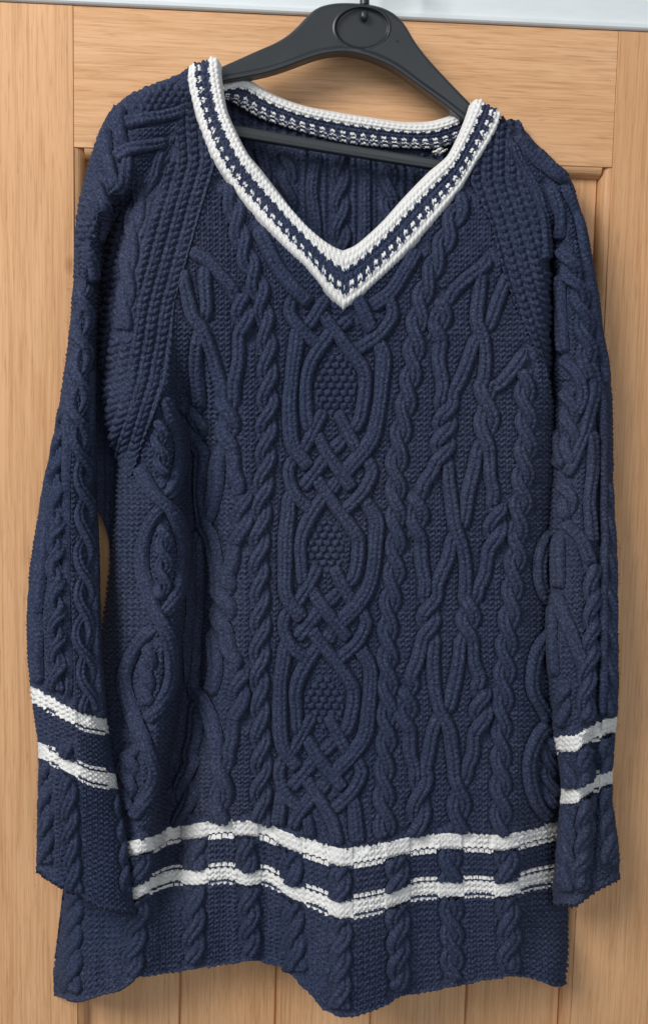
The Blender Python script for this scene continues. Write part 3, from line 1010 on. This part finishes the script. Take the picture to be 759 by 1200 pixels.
mk = (cellmean(Yb) > neck_out(cellmean(Xb)) - 9)
front = build_piece(body, 'front_panel', Xb, Yb, body_relief, root, mask=mk, stripe_name='hem_stripe')


# ---- sleeves
def edge_soft(S, X, Y):
    a, b = S['a'](Y), S['b'](Y)
    u = np.clip((X - (a + b) / 2) / np.maximum((b - a) / 2, 1), -1, 1)
    return 1 - 0.75 * np.abs(u) ** 10


def sleeve_grid(S, y0, y1, wid, over=1.0):
    nv, nu = int((y1 - y0) / 1.15), int(wid * 1.35 / 1.15)
    v = np.linspace(y0, y1, nv)[:, None]
    th = np.linspace(-1, 1, nu)[None]
    u = np.sin(th * math.pi / 2 * 0.995)
    u = 0.25 * th + 0.75 * u
    yy = v + cuff_shift(u, v, S['tab'], 600, 820) * np.ones_like(u)
    a, b = S['a'](yy), S['b'](yy)
    return a + (b - a) * (u * 0.5 + 0.5), yy


Xs, Ys = sleeve_grid(CL, 79, 1056, 118)
footL = footprint(slL, 10, 60, 240, 1100)


def slL_relief(X, Y):
    f = footL(X, Y)
    v = sl_v(CL, X, Y)
    h = purl(X, v, 6.5, 6.0)
    ms = sm(1.1, 0.95, np.hypot((X - 178) / 44, (Y - 112) / 17)) + sm(1.1, 0.95, np.hypot((X - 98) / 15, (Y - 262) / 32))
    ms = np.clip(ms + sm(1.1, .95, np.hypot((X - 98) / 10, (Y - 468) / 40)) + sm(1.1, .95, np.hypot((X - 98) / 9, (Y - 655) / 34)), 0, 1)
    h = h * (1 - ms) + moss(X, Y, 9, 7.6) * ms
    h = h * (1 - 0.6 * f) - 3.2 * f
    h = h + 3.0 * np.exp(-0.5 * ((v - 1050) / 2.0) ** 2)
    return h * edge_soft(CL, X, Y)


build_piece(slL, 'sleeve', Xs, Ys, slL_relief, root, stripe_name='cuff_stripe')
Xs, Ys = sleeve_grid(CR, 136, 1052, 86)
footR = footprint(slR, 570, 120, 745, 1100)


def slR_relief(X, Y):
    f = footR(X, Y)
    v = sl_v(CR, X, Y)
    h = purl(X, v, 6.5, 6.0)
    h = h * (1 - 0.6 * f) - 3.2 * f
    h = h + 3.0 * np.exp(-0.5 * ((v - 1046) / 2.0) ** 2)
    return h * edge_soft(CR, X, Y)


build_piece(slR, 'sleeve', Xs, Ys, slR_relief, root, stripe_name='cuff_stripe')

# ---- raglan panels of chunky rib
nv, nu = int((558 - 112) / 1.1), 100
vv = np.linspace(112, 558, nv)[:, None]; uu = np.linspace(0, 1, nu)[None]
Xr = ragl_left(vv) + (seamL(vv) + 1 - ragl_left(vv)) * uu; Yr = np.broadcast_to(vv, Xr.shape).copy()
fr_ = footprint(ragL, 90, 90, 270, 580)


def ragL_relief(X, Y):
    f = fr_(X, Y)
    h = fisherman(X - seamL(Y) * 0.55 - 0.45 * np.interp(Y, [112, 560], [262, 150]), Y) * (1 - f) - 1.5 * f
    return (h + 1.8 * np.exp(-0.5 * ((X - seamL(Y) + 1) / 2.2) ** 2)) * (0.35 + 0.65 * sm(561, 530, Y)) - 1.0 * sm(535, 558, Y)


build_piece(ragL, 'raglan_panel', Xr, Yr, ragL_relief, root)
nv, nu = int((478 - 140) / 1.1), 80
vv = np.linspace(140, 478, nv)[:, None]
uu = np.linspace(0, 1, nu)[None]
Xr = (seamR(vv) - 1) + (slR_l(vv) + 3 - seamR(vv) + 1) * uu; Yr = np.broadcast_to(vv, Xr.shape).copy()
fr2_ = footprint(ragR, 530, 120, 670, 500)


def ragR_relief(X, Y):
    f = fr2_(X, Y)
    h = fisherman(X - np.interp(Y, [140, 210, 478], [560, 566, 640]) * 0.8 - 0.2 * seamR(Y), Y) * (1 - f) - 1.5 * f
    return h + 1.8 * np.exp(-0.5 * ((X - seamR(Y) - 1) / 2.2) ** 2)


build_piece(ragR, 'raglan_panel', Xr, Yr, ragR_relief, root)

# ---- back of the jumper: seen through the neck and in the gap under the left arm
back = Piece(lambda x, y: 0.0050 + 0.0015 * smooth_noise(np.asarray(x, float), np.asarray(y, float), 120, 11) + 0.004 * sm(300, 130, np.asarray(y, float)), none_white)
bk_top = tab((225, 100), (262, 104), (284, 118), (310, 132), (345, 145), (400, 158), (445, 164), (487, 166), (523, 165), (560, 150), (590, 140))
bL = tab((100, 205), (200, 150), (300, 122), (420, 110), (520, 110), (600, 116), (630, 128), (700, 132), (1053, 82), (1132, 68), (1150, 70))
bR = tab((100, 605), (200, 655), (300, 680), (500, 690), (650, 660), (1060, 660), (1150, 658))
nv, nu = 500, 300
vv = np.linspace(0, 1, nv)[:, None]; uu = np.linspace(0, 1, nu)[None]
xe = 240 + (560 - 240) * uu
Yk = 104 + (1110 - 104) * vv ** 1.25 * np.ones_like(uu)
Xk = bL(Yk) + (bR(Yk) - bL(Yk)) * uu
Yk = np.where(Yk < 320, np.maximum(Yk, np.minimum(bk_top(Xk) + (Yk - 104) * 0.75, 1e9)), Yk)


def back_relief(X, Y):
    rib = 2.4 * np.cos(2 * math.pi * X / 11.5) + 0.7 * np.cos(2 * math.pi * (Y / 6 + 0.4 * tri(X / 11.5)))
    return rib * (1 - foot_b(X, Y)) - 1.5 * foot_b(X, Y)


for cx, dr in ((336, 1), (398, -1), (455, 1)):
    back.rope([(cx - 1, 172), (cx, 215), (cx + 2, 300), (cx + 4, 330)], dr, pitch=34, a=6, w=7)
back.s([(425, 175, N), (428, 230, N), (426, 300, N)], 8, 6, 3)
back.s([(372, 175, N), (366, 220, N), (372, 300, N)], 8, 6, 3)
back.s([(300, 165, N), (310, 200, N), (305, 240, N)], 8, 6, 2)
back.s([(478, 180, N), (492, 200, N), (505, 215, N)], 8, 6, 2)
foot_b = footprint(back, 100, 90, 700, 600)
build_piece(back, 'back_panel', Xk, Yk, back_relief, root)


# ------------------------------------------------------------------ neckband
def resample(pts, n):
    p = catmull(pts, 1.0)
    s = np.r_[0, np.cumsum(np.hypot(*np.diff(p[:, :2], axis=0).T))]
    t = np.linspace(0, s[-1], n)
    return np.stack([np.interp(t, s, p[:, i]) for i in range(p.shape[1])], 1), s[-1]


def band(inner, outer, depth, parts, L=12.0, puff=3.0):
    """strip between two traced edges; colours follow the stitches across it"""
    n = 330
    A, la = resample(inner, n); B_, lb = resample(outer, n)
    m = 38
    t = np.linspace(-0.06, 1.06, m)[None]
    X = A[:, None, 0] * (1 - t) + B_[:, None, 0] * t
    Y = A[:, None, 1] * (1 - t) + B_[:, None, 1] * t
    s = (np.linspace(0, 1, n) * (la + lb) / 2)[:, None]
    D = depth(s / s.max(), t, X, Y)
    Bs = P(X, Y, D); nm = normals(Bs)
    tc_ = np.clip(t, 0, 1)
    k = 4
    # rows of loops running along the band
    Ls = 6.6
    rows = tc_ * 7.0
    ri = np.floor(rows); rf = rows % 1 * 2 - 1
    sp = (s / Ls + 0.5 * (ri % 2)) % 1 * 2 - 1
    loop = np.sqrt(np.clip(1 - rf ** 2 * 0.95, 0, 1)) * 1.8 + 1.9 * np.sqrt(np.clip(1 - sp ** 2, 0, 1)) * (1 - 0.4 * rf ** 2) - 2.2
    prof = puff * (1 - np.abs(2 * tc_ - 1) ** 3.0) + 1.4 * np.exp(-0.5 * ((tc_ - 0.14) / 0.12) ** 2) - 1.2 * np.exp(-0.5 * ((tc_ - 0.52) / 0.14) ** 2)
    edge = -8.0 * (np.clip(-t, 0, 1) + np.clip(t - 1, 0, 1)) / 0.06
    hh = loop + prof + edge
    V = Bs + nm * (hh * PX)[..., None]
    zig = 0.045 * tri(s / L) + 0.02 * np.sin(s * 1.7)
    tz = t + zig
    lab = np.full(X.shape, 0)
    lab[(tz > 0.31)] = 1
    dash = np.abs((s / L) % 1 - 0.5) < 0.25
    lab[(tz > 0.60) & (tz < 0.69) & dash] = 2
    lab[(tz > 0.755)] = 3
    if parts == 'back':
        lab[tz > 0.80] = 1
        lab[(tz > 0.90) & (tz < 0.97) & (np.abs((s / L) % 1 - 0.5) < 0.38)] = 2
    q = quads(n, m); kf = lab[:-1, :-1].ravel()
    return V, q, kf


neck = bpy.data.objects.new('neckband', None)
parts = {0: [[], []], 1: [[], []], 2: [[], []], 3: [[], []]}


def d_front_l(f, t, X, Y):
    top = sm(230, 70, Y)
    d = d_body(np.clip(X, 255, 552), np.maximum(Y, 195)) + 0.0026 + 0.005 * sm(240, 180, Y)
    return d - 0.004 * top - 0.010 * roll_off(np.clip((Y - 66 - t * 8) / 16, 0, 1)) * (X < 300)


def d_front_r(f, t, X, Y):
    d = d_body(np.clip(X, 255, 552), np.maximum(Y, 195)) + 0.0026 + 0.004 * sm(240, 180, Y)
    top = sm(260, 120, Y)
    return d - 0.004 * top - 0.012 * roll_off(np.clip((Y - 113 - t * 16) / 16, 0, 1))


def d_backband(f, t, X, Y):
    return 0.019 - 0.006 * t + 0.012 * np.abs(2 * f - 1) ** 3


Lin = [(256, 69), (257, 84), (259, 100), (264, 127), (274, 151), (288, 178), (303, 198), (324, 224), (353, 258), (372, 276), (390, 289), (402.5, 295)]
Lout = [(221, 78), (221, 92), (225, 115), (237, 153), (253, 190), (274, 221), (295, 246), (316, 269), (340, 294), (360, 313), (385, 344), (402.5, 361)]
Rin = [(555, 117), (551, 128), (545, 144), (536, 164), (526, 182), (514, 194), (501, 206), (470, 237), (450, 259), (431, 277), (416, 289), (402.5, 295)]
Rout = [(587, 133), (584, 145), (578, 157), (570, 171), (559, 188), (546, 210), (531, 231), (485, 285), (460, 311), (442, 328), (420, 348), (402.5, 361)]
Bin = [(262, 100), (280, 94), (292, 95), (310, 106), (329, 116), (358, 126), (400, 134), (432, 139), (473, 145), (506, 144), (534, 135), (552, 122)]
Bout = [(258, 116), (268, 118), (284, 127), (303, 138), (322, 145), (350, 154), (396, 166), (430, 171), (473, 174), (512, 174), (540, 164), (562, 148)]
for inn, out, df, nmz in ((Lin, Lout, d_front_l, 'f'), (Rin, Rout, d_front_r, 'f'), (Bin, Bout, d_backband, 'back')):
    V, q, kf = band(inn, out, df, nmz)
    for kk in range(4):
        sel = q[kf == kk]
        if len(sel):
            off = sum(len(a) for a in parts[kk][0])
            parts[kk][0].append(V.reshape(-1, 3)); parts[kk][1].append(sel + off)
nb = put('neckband', mesh_from('neckband', np.vstack(parts[1][0]), np.vstack(parts[1][1])), NAVY, root)
put('neck_stripe', mesh_from('neck_stripe', np.vstack(parts[0][0]), np.vstack(parts[0][1])), WHITE, nb)
put('neck_stripe', mesh_from('neck_stripe', np.vstack(parts[3][0]), np.vstack(parts[3][1])), WHITE, nb)
ds = put('white_stitches', mesh_from('white_stitches', np.vstack(parts[2][0]), np.vstack(parts[2][1])), WHITE, nb)
ds['kind'] = 'stuff'
bpy.data.objects.remove(neck)


def tube_px(path, r, depth, seg=8, sub=1.5):
    """round cord along photograph points (x, y, d)"""
    p = catmull([(a, b, c) for a, b, c in path], sub)
    ctr = P(p[:, 0], p[:, 1], p[:, 2])
    t = np.gradient(ctr, axis=0); t /= np.linalg.norm(t, axis=1, keepdims=True) + 1e-12
    ref = np.array([0, 1.0, 0]); a = np.cross(t, ref); a /= np.linalg.norm(a, axis=1, keepdims=True) + 1e-12
    b = np.cross(t, a)
    th = np.linspace(0, 2 * math.pi, seg + 1)
    return ctr[:, None] + (a[:, None] * np.cos(th)[None, :, None] + b[:, None] * np.sin(th)[None, :, None]) * r


# little tuft of loose white yarn inside the neck, at the right
tuft_V, tuft_F, off = [], [], 0
for i in range(8):
    x0, y0 = 511 + rng.normal(0, 2.5), 180 + rng.normal(0, 1.2)
    pth = [(x0, y0, 0.030)]
    for j in range(3):
        pth.append((pth[-1][0] + rng.normal(2.6, 1.4), pth[-1][1] + rng.normal(-0.8, 1.2), 0.030 + rng.normal(0, 0.002)))
    T = tube_px(pth, 0.0009, 0, 6)
    q = quads(T.shape[0], T.shape[1]); tuft_V.append(T.reshape(-1, 3)); tuft_F.append(q + off); off += T.shape[0] * T.shape[1]
put('yarn_tuft', mesh_from('yarn_tuft', np.vstack(tuft_V), np.vstack(tuft_F)), WHITE, nb)

# ================================================================== THE HANGER
hanger = thing('clothes_hanger', 'black plastic clothes hanger with round recess, inside the sweater neck', 'hanger', tuple(P(424, 60, 0.03)))
up_e = [(160, 128), (200, 106), (230, 92), (258, 79), (283, 68), (305, 58), (322, 51), (337, 42), (348, 32), (358, 21), (366, 13), (376, 7), (395, 3), (427, 4), (446, 8), (459, 14), (470, 23), (478, 35), (485, 48), (497, 64), (511, 80), (530, 100), (553, 124), (580, 148), (612, 178)]
lo_e = [(166, 146), (205, 122), (232, 108), (261, 96), (286, 92), (311, 87), (334, 80), (352, 73), (366, 68), (378, 64.5), (388, 63), (396, 62), (404, 62), (416, 63.5), (430, 67), (443, 72), (456, 78), (466, 84), (476, 91), (492, 103), (506, 113), (522, 125), (541, 141), (566, 162), (600, 192)]
nS, nT = 420, 60
A, _ = resample(up_e, nS)
# pair edges by index of the control points so that the shape stays true
tt = np.linspace(0, len(up_e) - 1, nS)
A = np.stack([np.interp(tt, range(len(up_e)), [p[i] for p in up_e]) for i in (0, 1)], 1)
B_ = np.stack([np.interp(tt, range(len(lo_e)), [p[i] for p in lo_e]) for i in (0, 1)], 1)
kk = np.exp(-0.5 * (np.arange(-14, 15) / 6.0) ** 2); kk /= kk.sum()
for arr in (A, B_):
    for i in (0, 1):
        arr[:, i] = np.convolve(np.pad(arr[:, i], 14, mode='reflect', reflect_type='odd'), kk, mode='valid')
tq = np.linspace(0, 1, nT); tq = tq * tq * (3 - 2 * tq)
tq = np.linspace(0, 1, nT)
X = A[:, None, 0] * (1 - tq) + B_[:, None, 0] * tq
Y = A[:, None, 1] * (1 - tq) + B_[:, None, 1] * tq
wid = np.hypot(*(A - B_).T)[:, None]
dist = np.minimum(tq, 1 - tq)[None] * wid
bev = np.sqrt(np.clip(1 - (1 - np.clip(dist / 3.2, 0, 1)) ** 2, 0, 1))
lip = 0.0016 * sm(8.5, 6.0, (1 - tq)[None] * wid)                                 # raised lower lip
rec = np.hypot((X - 424) / 31.0, (Y - 32.5) / 24.0)
rim = 0.0007 * np.exp(-0.5 * ((rec - 1.04) / 0.03) ** 2)
Df = 0.0335 + 0.003 * bev + lip * bev - 0.0042 * sm(1.0, 0.965, rec) + rim
front_g = P(X, Y, Df)
bk_d = 0.0235 - 0.0015 * bev
back_g = P(X, Y, 0.0335)
back_g = back_g + (np.array([0, 1.0, 0]) * (0.0335 - bk_d)[..., None])
n, m = X.shape
loopV = np.concatenate([front_g, back_g[:, ::-1], front_g[:, :1]], axis=1)
put('hanger_body', mesh_from('hanger_body', loopV, quads(n, loopV.shape[1])), PLASTIC, hanger)
# mould seam and ejector mark
put('mould_seam', mesh_from('mould_seam', *(lambda T: (T, quads(*T.shape[:2])))(tube_px([(403.5, 57, 0.0379), (404, 60, 0.0379), (404, 62, 0.0365)], 0.00045, 0, 6))), PLASTIC, hanger)
T = tube_px([(465, 47.5, 0.0366), (466, 48, 0.0366)], 0.0012, 0, 10, 0.4)
put('ejector_mark', mesh_from('ejector_mark', T, quads(*T.shape[:2])), PLASTIC, hanger)
# cross bar
def bar():
    xs = np.linspace(200, 585, 120)
    yt = np.interp(xs, [200, 274, 390, 514, 585], [134.5, 146.5, 167.5, 187.5, 199])
    yb = np.interp(xs, [200, 274, 390, 514, 585], [149.5, 161.5, 180.5, 200.5, 212])
    th = np.linspace(0, 2 * math.pi, 29)
    cs, sn = np.cos(th), np.sin(th)
    sq = lambda a: np.sign(a) * np.abs(a) ** 0.6
    Yc = ((yt + yb) / 2)[:, None] - ((yb - yt) / 2)[:, None] * sq(cs)[None]
    Xc = np.repeat(xs[:, None], 29, 1)
    front_ = P(Xc, Yc, 0.030)
    return front_ + np.array([0, -1.0, 0]) * (sq(sn) * 0.0042 - 0.0009 * np.exp(-0.5 * (cs / 0.25) ** 2) * (sn > 0))[None, :, None]
T = bar()
put('cross_bar', mesh_from('cross_bar', T, quads(*T.shape[:2])), PLASTIC, hanger)
# hook: swivel stem with its end showing in the recess, wire rising out of the picture
T = tube_px([(426, 14, 0.0352), (426.3, 19, 0.0362), (425.5, 25, 0.0352)], 0.0036, 0, 16, 0.6)
sc_ = np.interp(np.linspace(0, 1, T.shape[0]), [0, .2, .6, .9, 1], [0.7, 1.0, 1.0, .6, 0.05])[:, None, None]
T = T.mean(1, keepdims=True) + (T - T.mean(1, keepdims=True)) * sc_
put('hook_end', mesh_from('hook_end', T, quads(*T.shape[:2])), PLASTIC, hanger)
T = tube_px([(427, 6, 0.029), (427, 0, 0.029), (427.5, -6, 0.029)], 0.0042, 0, 16, 1.0)
put('hook_socket', mesh_from('hook_socket', T, quads(*T.shape[:2])), PLASTIC, hanger)
hp = [(427, 4, 0.029), (427, -8, 0.029), (427, -22, 0.029)]
for a in np.linspace(-0.2, 3.6, 14):
    hp.append((427 + 26 - 26 * math.cos(a), -30 - 28 * math.sin(a), 0.029))
T = tube_px(hp, 0.0023, 0, 12, 1.5)
put('hook', mesh_from('hook', T, quads(*T.shape[:2])), STEEL, hanger)

# ------------------------------------------------------------------ loose fibres standing off the yarn
def fibres(n, sampler, depth, parent):
    Vs, Fs, off = [], [], 0
    for i in range(n):
        x, y = sampler()
        d = float(depth(np.array([x]), np.array([y]))[0]) + 0.003
        a = rng.uniform(0, 6.28); L = rng.uniform(3, 8); b = rng.normal(0, 0.9)
        pts = [(x, y, d)]
        for j in range(1, 4):
            pts.append((pts[-1][0] + L / 3 * math.cos(a), pts[-1][1] + L / 3 * math.sin(a), d + 0.0012 * j * rng.uniform(0.3, 1.6)))
            a += b
        T = tube_px(pts, 0.00009, 0, 3, 1.6)
        Vs.append(T.reshape(-1, 3)); Fs.append(quads(*T.shape[:2]) + off); off += T.shape[0] * T.shape[1]
    o = put('loose_fibres', mesh_from('loose_fibres', np.vstack(Vs), np.vstack(Fs)), NAVY, parent)
    o['kind'] = 'stuff'


def on_body():
    y = rng.uniform(300, 1160)
    return rng.uniform(bodyL(y) + 4, bodyR(y) - 4), y


def on_sleeve(S, y0):
    y = rng.uniform(y0, 1040); a, b = float(S['a'](y)), float(S['b'](y))
    k = rng.random()
    x = rng.uniform(a, b) if k < 0.4 else (a + abs(rng.normal(0, 1.2)) if k < 0.7 else b - abs(rng.normal(0, 1.2)))
    return x, y


fibres(1500, on_body, d_body, root)
fibres(500, lambda: on_sleeve(CL, 110), d_slL, root)
fibres(500, lambda: on_sleeve(CR, 170), d_slR, root)

print('objects', len(bpy.data.objects), 'tris', sum(len(o.data.polygons) for o in bpy.data.objects if o.type == 'MESH') * 2)
